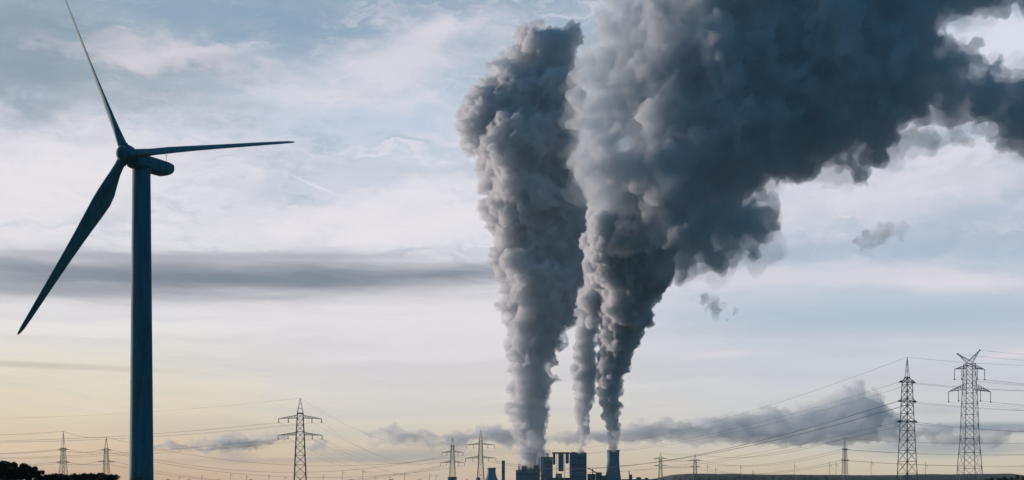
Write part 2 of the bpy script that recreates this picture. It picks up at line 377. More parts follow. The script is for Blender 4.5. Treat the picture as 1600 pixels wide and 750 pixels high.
# ------------------------------------------------------------------ power station
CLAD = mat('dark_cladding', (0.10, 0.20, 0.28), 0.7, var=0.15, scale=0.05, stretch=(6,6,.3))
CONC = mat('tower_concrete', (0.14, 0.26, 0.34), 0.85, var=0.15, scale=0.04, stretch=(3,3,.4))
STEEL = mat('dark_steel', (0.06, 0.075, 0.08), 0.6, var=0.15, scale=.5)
PALE = mat('pale_panel', (0.42, 0.45, 0.48), 0.7, var=0.1, scale=.05)
GREYW = mat('grey_wall', (0.20, 0.22, 0.23), 0.8, var=0.15, scale=.05)
GLASS = mat('dark_glazing', (0.02, 0.025, 0.03), 0.15, var=0.1)
S5 = 5000/F
def zz(py): return EYE+(HY-py)*S5
def X5(px): return (px-800)*S5
def cooling_tower(px, pyt, ht, hb, Y, label, waist=.93):
    root = empty('cooling_tower', ((px-800)/F*Y, Y, 0), label, 'cooling tower'); s = Y/F
    H = EYE+(HY-pyt)*s; bm = bmesh.new(); rings = []; rings2 = []
    N = 64
    for i in range(25):
        f = i/24; z = 7+(H-7)*f
        w = 0.74; zt = (f-w)/w if f < w else (f-w)/(1-w)
        rm = ht*s*waist
        r = math.sqrt(rm**2+((hb*s)**2-rm**2)*zt*zt) if f < w else math.sqrt(rm**2+((ht*s)**2-rm**2)*zt*zt)
        rings.append([(r*math.cos(a*2*math.pi/N), r*math.sin(a*2*math.pi/N), z) for a in range(N)])
        rings2.append([((r-.9)*math.cos(a*2*math.pi/N), (r-.9)*math.sin(a*2*math.pi/N), z) for a in range(N)])
    vs = [[bm.verts.new(p) for p in r] for r in rings+rings2[::-1]]
    vs.append(vs[0])
    for a, b in zip(vs, vs[1:]):
        for i in range(N): bm.faces.new((a[i], a[(i+1) % N], b[(i+1) % N], b[i]))
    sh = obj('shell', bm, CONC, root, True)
    bm = bmesh.new(); r = ht*s+.35
    loft(bm, [[(q*math.cos(a*2*math.pi/N), q*math.sin(a*2*math.pi/N), z) for a in range(N)] for q, z in ((r, H-2.2), (r+.5, H-1.9), (r+.5, H-.4), (r, H-.1))], cap=False)
    obj('rim', bm, STEEL, sh)
    r = hb*s
    for k in range(20):
        bm = bmesh.new(); a = 2*math.pi*k/20; b = a+math.pi/20; c = a-math.pi/20
        bar(bm, (r*1.04*math.cos(a), r*1.04*math.sin(a), 0), (r*math.cos(b), r*math.sin(b), 8), .5)
        bar(bm, (r*1.04*math.cos(a), r*1.04*math.sin(a), 0), (r*math.cos(c), r*math.sin(c), 8), .5)
        obj('support_column', bm, CONC, root)
    return root
cooling_tower(958, 703, 10.2, 12.8, 5000, 'slim dark cooling tower standing alone right of the boiler house, under the right plume')
cooling_tower(768, 731, 7.0, 10.5, 5100, 'small squat cooling tower left of the thin square chimney', .9)

def boiler_house():
    root = empty('boiler_house', (X5(903), 5000, 0), 'broad dark blue boiler house under the middle steam plume', 'boiler house')
    W = 26*S5; H = zz(708.5); x0, x1 = -W/2, W/2
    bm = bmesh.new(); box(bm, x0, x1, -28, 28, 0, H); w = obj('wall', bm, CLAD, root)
    bm = bmesh.new(); box(bm, x0-2.5, x1-1, -29.5, 29.5, H+.01, H+3); r = obj('roof', bm, STEEL, root)
    bm = bmesh.new(); box(bm, x0+6, x0+20, -12, 12, H+3.02, H+5.5); obj('roof_vent', bm, CLAD, r)
    bm = bmesh.new(); loft(bm, [[(9+q*math.cos(a*math.pi/12), q*math.sin(a*math.pi/12), z) for a in range(24)] for q, z in ((12.5, H+3.02), (11.5, H+6))]); obj('steam_outlet', bm, STEEL, r, True)
    for i in range(1, 6):
        bm = bmesh.new(); x = x0+i*W/6; box(bm, x-.5, x+.5, -28.9, -28.01, 2, H-3); obj('facade_rib', bm, STEEL, w)
    for j in range(4):
        f_ = bmesh.new(); z = 18+j*22; box(f_, x0+5, x1-5, -28.35, -28.01, z, z+2.2); obj('window_strip', f_, GLASS, w)
boiler_house()

def hung_boilers():
    root = empty('boiler_gantry', (X5(876), 4990, 0), 'open steel frame with three dark boilers hanging between the pale block and the boiler house', 'boiler gantry')
    def x(px): return (px-876)*S5
    bm = bmesh.new(); box(bm, x(862.5), x(889.2), -9, 9, zz(709), zz(706.6)); obj('top_beam', bm, STEEL, root)
    for a, b, t, bo in ((863.7, 867.6, 709, 726.5), (872.2, 880.6, 709, 736.5), (883.6, 888.6, 709, 724.5)):
        bm = bmesh.new(); box(bm, x(a), x(b), -7, 7, zz(bo)+3, zz(t)-.02)
        loft(bm, [[(x(a), -7, zz(bo)+2.98), (x(b), -7, zz(bo)+2.98), (x(b), 7, zz(bo)+2.98), (x(a), 7, zz(bo)+2.98)], [(x(a)+2.5, -3, zz(bo)), (x(b)-2.5, -3, zz(bo)), (x(b)-2.5, 3, zz(bo)), (x(a)+2.5, 3, zz(bo))]])
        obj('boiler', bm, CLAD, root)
    for px in (869.8, 882.2):
        for yy in (-8, 8):
            bm = bmesh.new(); bar(bm, (x(px), yy, 0), (x(px), yy, zz(709)-.02), .8); obj('column', bm, STEEL, root)
hung_boilers()

def block(name, px0, px1, pyt, dy, depth, m, label, cat, extras=()):
    S5 = (5000+dy)/F; zz = lambda py: EYE+(HY-py)*S5
    root = empty(name, (((px0+px1)/2-800)*S5, 5000+dy, 0), label, cat); c = (px0+px1)/2
    bm = bmesh.new(); box(bm, (px0-c)*S5, (px1-c)*S5, -depth/2, depth/2, 0, zz(pyt)); obj('wall', bm, m, root)
    bm = bmesh.new(); box(bm, (px0-c)*S5-.6, (px1-c)*S5+.6, -depth/2-.6, depth/2+.6, zz(pyt)+.01, zz(pyt)+1.2); obj('roof', bm, STEEL, root)
    for (nm, a, b, t, bo, fy, mm) in extras:
        bm = bmesh.new(); box(bm, (a-c)*S5, (b-c)*S5, -depth/2-fy, -depth/2-.02 if fy > 0 else depth/2-2, zz(bo), zz(t)); obj(nm, bm, mm, root)
    return root
block('turbine_hall', 845, 863.4, 714.5, 100, 40, GREYW, 'tall grey block with a pale stair shaft beside the hanging boilers', 'turbine hall',
      (('stair_shaft', 844.6, 848.6, 715.5, 743, 3, PALE), ('corner_panel', 857.5, 862.5, 714.9, 718.5, 1.2, PALE), ('window_strip', 851, 861, 722, 723.5, .5, GLASS), ('window_strip', 851, 861, 729, 730.5, .5, GLASS), ('dark_bay', 849.5, 863, 731, 752, 1.5, CLAD)))
block('filter_building', 806, 843.5, 735, 300, 60, CLAD, 'long low dark building under the foot of the leftmost plume', 'industrial building',
      (('roof_block', 815, 822, 728.5, 734.4, 0, STEEL), ('roof_block', 826, 831, 731, 734.4, 0, PALE), ('roof_block', 834, 841, 727, 734.4, 0, STEEL), ('window_strip', 808, 841, 740, 741.5, .5, GLASS)))
block('pump_house', 918, 930, 741, 30, 30, CLAD, 'low dark shed right of the broad boiler house', 'shed')
block('workshop', 931, 940, 738.5, 10, 30, GREYW, 'small grey workshop left of the slim cooling tower', 'workshop', (('door', 933, 936, 745, 753, .5, PALE),))
block('transformer_house', 939.5, 946.6, 743.5, -10, 26, STEEL, 'tiny flat dark hut touching the foot of the slim cooling tower', 'hut')
block('switch_house', 983, 987.5, 742, 0, 12, STEEL, 'tiny upright dark tower house right of the slim cooling tower', 'tower house')
block('storage_hall', 972, 1026, 749.2, 0, 40, STEEL, 'very long flat hall on the horizon right of the power station', 'hall')
block('brick_hut', 852, 892, 747, -60, 30, mat('brick_rust', (.22,.12,.08), .9), 'low rust brown building in front of the hanging boilers', 'industrial building', (('roof_block', 868, 878, 740, 746.4, 0, PALE),))
block('relay_house', 700, 713.5, 745.5, 60, 20, STEEL, 'small dark flat-roofed house below the slender pylon', 'house')

def chimney(px, w, pyt, Y, label, sq=False, group=None):
    s = Y/F; root = empty('chimney', ((px-800)*s, Y, 0), label, 'chimney', group); H = EYE+(HY-pyt)*s; r = w*s/2; bm = bmesh.new()
    n = 4 if sq else 24; k = math.sqrt(2) if sq else 1
    rot = math.pi/4 if sq else 0
    rr = lambda q, z: [(q*k*math.cos(a*2*math.pi/n+rot), q*k*math.sin(a*2*math.pi/n+rot), z) for a in range(n)]
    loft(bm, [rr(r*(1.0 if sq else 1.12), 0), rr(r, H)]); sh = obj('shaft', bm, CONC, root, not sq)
    bm = bmesh.new(); loft(bm, [rr(r*1.12, H+.02), rr(r*1.12, H+2)]); obj('cap', bm, STEEL, sh)
    for f in (.5, .8):
        bm = bmesh.new(); loft(bm, [rr(r*1.1, H*f), rr(r*1.1, H*f+1.2)]); obj('platform', bm, STEEL, sh)
chimney(786.5, 5.0, 720.5, 5000, 'thin square dark chimney between the squat cooling tower and the leftmost plume', True)
for px, t, lab in ((811, 726, 'short round stack at the left end under the leftmost plume'), (823, 718, 'middle round stack half hidden in the foot of the leftmost plume'), (836, 708, 'tallest round stack half hidden in the foot of the leftmost plume'), (842, 716, 'round stack beside the pale stair shaft under the leftmost plume')):
    chimney(px, 3.0, t, 5320, lab, False, 'round stacks under the leftmost plume')

# ------------------------------------------------------------------ pylons
GALV = mat('galvanised_steel', (0.20, 0.26, 0.27), 0.7, 0.0, var=0.2, scale=.4)
INS = mat('insulator_brown', (0.05, 0.05, 0.05), 0.3)
TIPS = {}; TN = {}
def body_width(levels, z):
    for (z0, w0), (z1, w1) in zip(levels, levels[1:]):
        if z0 <= z <= z1: return w0+(w1-w0)*(z-z0)/(z1-z0)
    return levels[-1][1]
def pylon(key, px, Y, levels, peak, arms, rot, label, th=.11, ins=None, horns=False, panel=1.0, group='lattice pylons across the plain', thin=1.0):
    """levels: [(py, half width px)] bottom to top of the square body; peak: py or None; arms: [(py, half span px, drop px)]"""
    s = Y/F; zc = lambda py: EYE+(HY-py)*s
    root = empty('lattice_pylon', ((px-800)*s, Y, 0), label, 'pylon', group, rot)
    wf = 1.0/(abs(math.cos(rot))+abs(math.sin(rot)))*1.06
    lv = [(max(0, zc(a)) if i else 0.0, w*s*wf) for i, (a, w) in enumerate(levels)]
    bm = bmesh.new(); th *= thin
    # legs
    for sx in (-1, 1):
        for sy in (-1, 1):
            for (z0, w0), (z1, w1) in zip(lv, lv[1:]):
                bar(bm, (sx*w0, sy*w0, z0), (sx*w1, sy*w1, z1), th*1.35, 4)
    fr = obj('tower_frame', bm, GALV, root)
    # braces
    bm = bmesh.new(); z = 0.0; top = lv[-1][0]
    while z < top-.3:
        w = body_width(lv, z); z2 = min(top, z+max(1.2, w*1.75*panel)); w2 = body_width(lv, z2)
        for (ax, ay), (bx, by) in (((-1,-1),(1,-1)), ((1,-1),(1,1)), ((1,1),(-1,1)), ((-1,1),(-1,-1))):
            bar(bm, (ax*w, ay*w, z), (bx*w2, by*w2, z2), th*.7, 3)
            bar(bm, (bx*w, by*w, z), (ax*w2, ay*w2, z2), th*.7, 3)
            bar(bm, (ax*w2, ay*w2, z2), (bx*w2, by*w2, z2), th*.7, 3)
        z = z2
    obj('bracing', bm, GALV, root)
    if peak is not None:
        bm = bmesh.new(); w = lv[-1][1]; zp = zc(peak)
        for sx in (-1, 1):
            for sy in (-1, 1): bar(bm, (sx*w, sy*w, top), (0, 0, zp), th, 4, th*.8)
        for f in (.3, .6):
            q = w*(1-f); z = top+(zp-top)*f
            for (ax, ay), (bx, by) in (((-1,-1),(1,-1)), ((1,-1),(1,1)), ((1,1),(-1,1)), ((-1,1),(-1,-1))): bar(bm, (ax*q, ay*q, z), (bx*q, by*q, z), th*.6, 3)
        obj('peak', bm, GALV, root)
    M = Matrix.Translation(root.location) @ Matrix.Rotation(rot, 4, 'Z'); tips = []; tn = []; lev = {1: ['crossarm'], 2: ['upper', 'lower'], 3: ['top', 'middle', 'bottom']}[len(arms)]
    for ai, (py, hs, dr) in enumerate(arms):
        z = zc(py); L = hs*s/abs(math.cos(rot)) if abs(math.cos(rot)) > .3 else hs*s/.3; d = dr*s; w = body_width(lv, z)
        for sd in (-1, 1):
            bm = bmesh.new(); tip = (sd*L, 0, z-d)
            for sy in (-1, 1):
                bar(bm, (sd*w, sy*w, z-d*.6), tip, th*1.1, 4); bar(bm, (sd*w, sy*w, z+max(.9, L*.10)), tip, th, 4)
            m_ = max(3, int(L/1.6)); prev = None
            for i in range(m_):
                f = i/m_; x = w+(L-w)*f; wy = w*(1-f); zb = z-d*.6+(-d*.4)*f; zt = z+max(.9, L*.10)*(1-f)-d*f
                for sy in (-1, 1): bar(bm, (sd*x, sy*wy, zb), (sd*x, sy*wy, zt), th*.55, 3)
                bar(bm, (sd*x, -wy, zb), (sd*x, wy, zb), th*.55, 3)
                if prev:
                    for sy in (-1, 1): bar(bm, (sd*prev[0], sy*prev[1], prev[2]), (sd*x, sy*wy, zt), th*.55, 3)
                    bar(bm, (sd*prev[0], -prev[1], prev[2]), (sd*x, wy, zb), th*.55, 3)
                prev = (x, wy, zb)
            arm = obj('crossarm', bm, GALV, root)
            if ins:
                ln, spots = ins
                sp = spots if isinstance(spots, tuple) else (1.0,)
                if L*.5 < w+.6: sp = (1.0,)
                for f in sp:
                    bm = bmesh.new(); x = sd*L*f; zt = z-d*(.6+.4*f)
                    bar(bm, (x, 0, zt), (x, 0, zt-ln), th*.8, 5)
                    nd = 6
                    for i in range(nd): bar(bm, (x, 0, zt-ln*(i+.6)/nd-.09), (x, 0, zt-ln*(i+.6)/nd+.09), th*1.9, 8)
                    bar(bm, (x, 0, zt-ln-.25), (x, 0, zt-ln+.1), th*3.2, 8)
                    obj('insulator', bm, INS, arm)
                    tips.append(M @ Vector((x, 0, zt-ln))); tn.append(('inner ' if f < 1 else 'outer ' if len(sp) > 1 else '')+lev[ai]+' arm, '+('left' if sd < 0 else 'right'))
            else: tips.append(M @ Vector(tip)); tn.append(lev[ai]+' arm, '+('left' if sd < 0 else 'right'))
    if horns:
        z = zc(571); w = lv[-1][1]
        for sd, hx, hz in ((-1, -19, 553), (1, 16, 547)):
            bm = bmesh.new(); tip = Vector((hx*s, 0, zc(hz)))
            for sy in (-1, 1):
                bar(bm, (sd*w*.5, sy*w*.5, top+.1), tip, th, 4); bar(bm, (-sd*w*.35, sy*w*.5, top+.9), tip, th, 4)
                for f in (.25, .5, .75):
                    a = Vector((sd*w*.5, sy*w*.5, top+.1)).lerp(tip, f); b = Vector((-sd*w*.35, sy*w*.5, top+.9)).lerp(tip, f+.1); bar(bm, a, b, th*.6, 3)
            bar(bm, tip+Vector((0,0,-.5)), tip+Vector((0,0,.4)), th*2.6, 6)
            obj('earth_wire_horn', bm, GALV, root); tips.append(M @ tip); tn.append('horn, '+('left' if sd < 0 else 'right'))
    elif peak is not None: tips.append(M @ Vector((0, 0, zc(peak)))); tn.append('the peak')
    TIPS[key] = tips; TN[key] = tn
pylon('danube', 1515, 644, [(755, 15.5), (712, 13), (690, 11.2), (610, 8.6), (600, 7.8), (568, 6.8)], None, [(574, 24, 3), (604, 33.5, 8)], 0.06,
      'widest pylon at far right with two drooping crossarms and a V of horns on top', .13, (4.6, (1.0, .52)), True)
# upper arm carries one insulator only; its inner one is short enough to stay clear of the body
pylon('slim', 1417.5, 627, [(755, 14.5), (660, 9.5), (597, 7.0), (589, 3.0)], 558, [(597, 15.5, 0.6), (627, 18, 0.6), (659, 19, .6)], 0.5,
      'tall spired pylon with three short crossarms, left of the horned pylon', .17, None)
pylon('near', 469, 850, [(755, 9.6), (690, 6.8), (645, 4.4)], 622, [(652, 33, 2.0), (679, 34, 1.0)], 0.08,
      'large spired pylon with two wide crossarms, standing alone right of the wind turbine', .16, (2.2, (1.0, .55)))
pylon('right_pair', 751, 1370, [(755, 5.6), (716, 3.4), (688, 2.4)], 672, [(694, 22, 1.2), (715, 24, 1.0)], -0.1,
      'taller and darker of the two pylons just left of the power station', .17, (3.0, (1.0, .5)))
pylon('left_pair', 707, 1600, [(755, 5.4), (718, 3.3), (696, 2.3)], 684, [(706, 17, 1.0), (722, 19, 1.0)], -0.2,
      'shorter of the two pylons just left of the power station, above the flat-roofed house', .17, (3.2, (1.0, .5)))
pylon('wood_a', 99, 1400, [(755, 7.5), (722, 4.6), (700, 3.0)], 674, [(702, 6, .4), (722, 8, .4)], 0.9,
      'narrow pylon rising behind the dark trees, further left of the two there', .17, None)
pylon('wood_b', 166, 1550, [(755, 6.5), (722, 4.2), (700, 3.0)], 683, [(703, 8, .3), (721, 12, .3)], 0.6,
      'narrow pylon beside the turbine tower at the right end of the dark trees', .17, None)
pylon('mid_right', 1320, 1650, [(755, 5.0), (712, 3.2), (700, 2.3)], 685, [(702, 7, .4), (719, 9, .4)], 0.7,
      'small spired pylon on the ridge left of the tall spired pylon', .2, None)
pylon('far_a', 1032, 2400, [(755, 3.0), (716, 1.6)], 707, [(716, 11, .5), (727, 10, .5)], 0.0,
      'distant small pylon with two crossarms, left of its twin beyond the power station', .26, None, thin=1.0)
pylon('far_b', 1086, 2600, [(755, 3.0), (719, 1.6)], 709, [(719, 11, .5), (729, 9, .5)], 0.0,
      'distant small pylon with two crossarms, right of its twin beyond the power station', .28, None, thin=1.0)

# ------------------------------------------------------------------ wires
WIRE = mat('conductor', (0.02, 0.025, 0.03), 0.95, 0.0)
def wire(a, b, sag, r, label, group):
    a, b = Vector(a), Vector(b); bm = bmesh.new(); n = 28; rings = []
    d = (b-a); side = Vector((d.y, -d.x, 0)).normalized()
    for i in range(n+1):
        f = i/n; p = a.lerp(b, f); p.z -= 4*sag*f*(1-f)
        rings.append([p+side*r*math.cos(q*math.pi/2.5)+Vector((0,0,1))*r*math.sin(q*math.pi/2.5) for q in range(5)])
    loft(bm, rings); o = obj('power_line_wire', bm, WIRE); tag(o, label, 'power line wire', group)
def span(ka, kb, sag, r, label, group):
    A = sorted(zip(TIPS[ka], TN[ka]), key=lambda v: (round(v[0].z), v[0].x)); B = sorted(zip(TIPS[kb], TN[kb]), key=lambda v: (round(v[0].z), v[0].x))
    n = min(len(A), len(B))
    for i in range(n):
        a = A[int(i*len(A)/n)]; b = B[int(i*len(B)/n)]
        rr = r*2.4 if ka == 'slim' and 'middle' in a[1] else r
        wire(a[0], b[0], sag*random.uniform(.93, 1.05), rr, label+', off '+a[1], group)
def off(key, px, Y, dzpx, sag, r, label, group, dx=1.0, rotx=0.0):
    """wires from a pylon to its out-of-frame neighbour, whose arms sit the same way"""
    T = TIPS[key]; c = sum(T, Vector())/len(T); base = Vector(((px-800)/F*Y, Y, c.z+dzpx))
    for p, nm in zip(T, TN[key]):
        q = p-c; wire(p, base+Vector((q.x*math.cos(rotx), q.x*math.sin(rotx)+q.y, q.z)), sag*random.uniform(.95, 1.04), r, label+', off '+nm, group)
span('slim', 'right_pair', 17, .048, 'sagging wire, spired pylon down to power station', 'wires between the spired pylon and the power station')
off('slim', 2150, 560, 2, 7, .04, 'thin wire, spired pylon to right edge', 'wires right of the spired pylon')
off('danube', 2300, 620, 1, 7, .035, 'thin wire, horned pylon to right edge', 'wires right of the horned pylon')
span('near', 'left_pair', 17, .036, 'faint wire, lone wide pylon rightward', 'wires right of the lone wide pylon')
off('near', -620, 900, 3, 13, .036, 'faint wire, lone wide pylon past the turbine', 'wires left of the lone wide pylon', rotx=.2)
span('wood_a', 'wood_b', 3, .12, 'short wire between the two narrow pylons', 'wires above the dark trees')
off('wood_a', -350, 1250, 4, 8, .11, 'wire, left narrow pylon to left edge', 'wires above the dark trees, leftward')
span('wood_b', 'left_pair', 22, .11, 'low wire, behind turbine tower above horizon', 'low wires just above the horizon')
span('mid_right', 'far_b', 14, .14, 'faint wire, ridge pylon to distant twins', 'faint wires above the ridge')
off('mid_right', 1900, 1500, 3, 9, .10, 'faint low wire, ridge pylon to right edge', 'faint low wires behind the two tall pylons')
span('far_a', 'far_b', 3, .16, 'tiny wire between the distant twin pylons', 'wires between the distant twin pylons')

# ------------------------------------------------------------------ masts on the horizon
def mast_proto():
    root = empty('railway_mast', (0, 0, 0), 'thin small railway mast on the horizon left of the power station', 'railway mast', 'small masts along the horizon')
    bm = bmesh.new(); bar(bm, (0,0,0), (0,0,8), .16, 6, .11); obj('pole', bm, STEEL, root)
    bm = bmesh.new(); bar(bm, (0,0,7.0), (1.9,0,6.6), .06, 4); bar(bm, (0,0,5.8), (1.9,0,6.6), .05, 4); bar(bm, (1.9,0,6.75), (1.9,0,5.9), .05, 4); ar = obj('bracket_arm', bm, STEEL, root)
    bm = bmesh.new(); bar(bm, (.25,0,6.75), (.6,0,6.72), .13, 8); obj('insulator', bm, INS, ar)
    return root
def copy_tree(o, parent=None):
    c = o.copy(); COL.objects.link(c); c.parent = parent
    for ch in [q for q in bpy.data.objects if q.parent == o]: copy_tree(ch, c)
    return c
proto = mast_proto(); first = True
mr_ = random.Random(4)
for mi, (px, top, Y) in enumerate(sorted([(315,742,1100),(360,739,1100),(385,742,1150),(420,741,1100),(505,741,1150),(535,735,1100),(567,733,1100),(586,743,1200),(632,738,1100),(671,739,1150),(681,741,1200),(280,744,1200),(445,744,1200),(608,744,1250)])):
    o = proto if first else copy_tree(proto); first = False
    s = Y/F; o.location = ((px-800)*s, Y, 0); k = (HY-top)*s+EYE; o.scale = (1, 1, k/8); o.rotation_euler.z = mr_.uniform(-.4, .4)
    o['label'] = ORD[mi]+' thin railway mast from the left, between turbine tower and power station'
for mi, (px, top, Y) in enumerate([(1105,724,1700),(1118,729,1700),(1157,726,1700),(1176,734,1700),(1241,723,1700),(1296,722,1600),(1306,721,1600),(1361,717,1500),(1446,722,1500)]):
    o = copy_tree(proto); s = Y/F; o.location = ((px-800)*s, Y, 0); k = (HY-top)*s+EYE; o.scale = (1.4, 1.4, k/8); o.rotation_euler.z = mr_.uniform(-.4, .4)
    o['label'] = ORD[mi]+' thin dark mast from the left along the ridge'; o['group'] = 'masts along the ridge'

# ------------------------------------------------------------------ trees
LEAF = mat('dark_foliage', (0.045, 0.06, 0.03), 0.8, var=0.4, scale=1.5)
BARK = mat('bark', (0.06, 0.05, 0.04), 0.9, var=.3, scale=5)
def tree(name, px, Y, toppx, wpx, label, cat, group, rnd, lumps=14, leaves=4200, trunk=True):
    s = Y/F; H = EYE+(HY-toppx)*s; W = wpx*s/2
    root = empty(name, ((px-800)*s, Y, 0), label, cat, group, rnd.uniform(0, 6))
    if trunk:
        bm = bmesh.new(); bar(bm, (0,0,-.1), (0,0,H*.55), H*.03, 7, H*.015)
        for k in range(7):
            a = rnd.uniform(0, 6.28); z = H*rnd.uniform(.25, .55); bar(bm, (0,0,z), (W*.6*math.cos(a), W*.6*math.sin(a), z+H*.25), H*.012, 5, H*.004)
        obj('trunk', bm, BARK, root)
    bm = bmesh.new(); cl = []
    for k in range(lumps):
        a = rnd.uniform(0, 6.28); q = W*rnd.uniform(.1, .62); cl.append(Vector((q*math.cos(a), q*math.sin(a), H*rnd.uniform(.32, .86))))
    cl.append(Vector((0, 0, H*.80)))
    for k in range(leaves):
        c = rnd.choice(cl); rad = W*.34
        d = Vector((rnd.gauss(0,1), rnd.gauss(0,1), rnd.gauss(0,.75))).normalized()*rad*rnd.uniform(.35, 1.0)**.6
        p = c+d; p.z = min(p.z, H*rnd.uniform(.93, 1.02)); p.z = max(p.z, .15)
        L = max(.07, .035*H)*rnd.uniform(.6, 1.3)
        nrm = Vector((rnd.gauss(0,1), rnd.gauss(0,1), rnd.gauss(0,1))).normalized(); u = nrm.orthogonal().normalized(); v = nrm.cross(u)
        bm.faces.new([bm.verts.new(p+u*L), bm.verts.new(p+v*L*.6), bm.verts.new(p-u*L), bm.verts.new(p-v*L*.6)])
    me = bpy.data.meshes.new('crown'); bm.to_mesh(me); bm.free(); link('crown', me, LEAF, root)
tr = random.Random(3)
for ti, (px, top, w) in enumerate([(-14,717,34),(6,716,34),(22,717,32),(36,719,30),(48,725,24),(60,732,22)]):
    tree('tree', px, 290+tr.uniform(-8, 8), top, w, ORD[ti]+' tree from the left in the dark taller clump at the lower left', 'tree', 'trees of the taller left clump', tr)
for i, px in enumerate(range(58, 182, 6)):
    tree('bush', px, 300+tr.uniform(-8, 8), 738+tr.uniform(-1.2, 2.2)+(2 if px > 165 else 0), 22, ORD[i]+' dark bush from the left in the row reaching the turbine tower', 'bush', 'low bushes running to the turbine tower', tr, 14, 2200, False)
for i, px in enumerate(range(1530, 1606, 10)):
    tree('bush', px, 420+tr.uniform(-8, 8), (749, 747, 745, 746, 744, 745, 742, 743)[i], 17, ORD[i]+' dark bush from the left in the bottom right corner', 'bush', 'low bushes at the right corner', tr, 6, 1100, False)
rt = random.Random(8)
for i in range(26):
    px = 1040+i*10.5+rt.uniform(-4, 4)
    tree('tree', px, 3400, rt.uniform(741.5, 745), rt.uniform(11, 20), ORD[i]+' tiny tree from the left along the foot of the ridge', 'tree', 'far trees along the foot of the ridge', rt, 5, 260, False)

def gallery():
    root = empty('conveyor_gallery', (X5(932), 4980, 0), 'slanting enclosed conveyor gallery on trestles right of the broad boiler house', 'conveyor')
    x = lambda px: (px-932)*S5
    bm = bmesh.new(); a, b = Vector((x(917.5), 0, zz(731))), Vector((x(946), 0, zz(747))); bar(bm, a, b, 2.4, 4); obj('duct', bm, CLAD, root)
    for f in (.3, .6, .85):
        p = a.lerp(b, f); bm = bmesh.new(); bar(bm, (p.x-2.5, 0, 0), (p.x, 0, p.z), .5); bar(bm, (p.x+2.5, 0, 0), (p.x, 0, p.z), .5); obj('trestle', bm, STEEL, root)
gallery()
def tank(px, w, pyt, Y, label):
    s = Y/F; root = empty('storage_tank', ((px-800)*s, Y, 0), label, 'tank'); H = EYE+(HY-pyt)*s; r = w*s/2; bm = bmesh.new()
    ring = lambda q, z: [(q*math.cos(a*math.pi/12), q*math.sin(a*math.pi/12), z) for a in range(24)]
    loft(bm, [ring(r, 0), ring(r, H)]); sh = obj('shell', bm, GREYW, root, True)
    bm = bmesh.new(); loft(bm, [ring(r+.3, H+.01), ring(r*.3, H+2.5)]); obj('roof', bm, STEEL, sh)
tank(998, 8, 746.5, 4900, 'round grey storage tank on the horizon, nearer the slim cooling tower')
tank(1010, 6, 747.5, 4900, 'smaller round storage tank on the horizon, nearer the ridge')
tank(747, 7, 746.8, 4900, 'round grey storage tank left of the squat cooling tower')
for px, t, lab in ((926, 733, 'slender stack rising behind the dark shed right of the boiler house'), (950+33, 737, 'slender stack beside the tiny upright tower house'), (855, 708, 'slender stack behind the tall grey block')):
    chimney(px, 1.4, t, 5120, lab)
build_haze()

def pipe_bridge():
    root = empty('pipe_bridge', (X5(842), 4970, 0), 'thin pipe bridge on legs running between the filter building and grey block', 'pipe bridge')
    bm = bmesh.new()
    for dz in (0, 2.2): bar(bm, (-16, 0, 24+dz), (44, 0, 24+dz), .8, 8)
    obj('pipe', bm, GREYW, root)
    for xx in (-14, 4, 22, 40):
        bm = bmesh.new(); bar(bm, (xx-1.5, 0, 0), (xx-1, 0, 23.1), .4); bar(bm, (xx+1.5, 0, 0), (xx+1, 0, 23.1), .4); bar(bm, (xx-2, 0, 23.0), (xx+2, 0, 23.0), .4); obj('leg', bm, STEEL, root)
pipe_bridge()
for px, t, lab in ((893, 699, 'thin aerial on the left corner of the broad boiler house roof'), (859, 706, 'thin aerial on the roof of the tall grey block')):
    root = empty('aerial', (X5(px), 4985 if px > 880 else 5100, zz(708.5)+3.0 if px > 880 else EYE+(HY-714.5)*5100/F+1.2), lab, 'aerial')
    hh = (708.5-t)*S5; bm = bmesh.new(); bar(bm, (0,0,0), (0,0,hh), .35, 6, .15); obj('mast', bm, STEEL, root)
    bm = bmesh.new()
    for f in (.5, .7, .9): bar(bm, (-1.6,0,hh*f), (1.6,0,hh*f), .15)
    obj('antenna_rod', bm, STEEL, root)
rh = random.Random(21)
HB = [(238,750.2,20),(262,750.6,16),(296,750.3,22),(340,750.7,20),(392,750.4,18),(548,750.5,20),(612,750.3,18),(655,750.4,22),(730,750.2,14)]
for i, (px, top, w) in enumerate(HB):
    tree('bush', px, 900, top-2.5, w*.7, ORD[i]+' low bush from the left on the horizon between turbine and power station', 'bush', 'bushes along the middle horizon', rh, 6, 300, False)
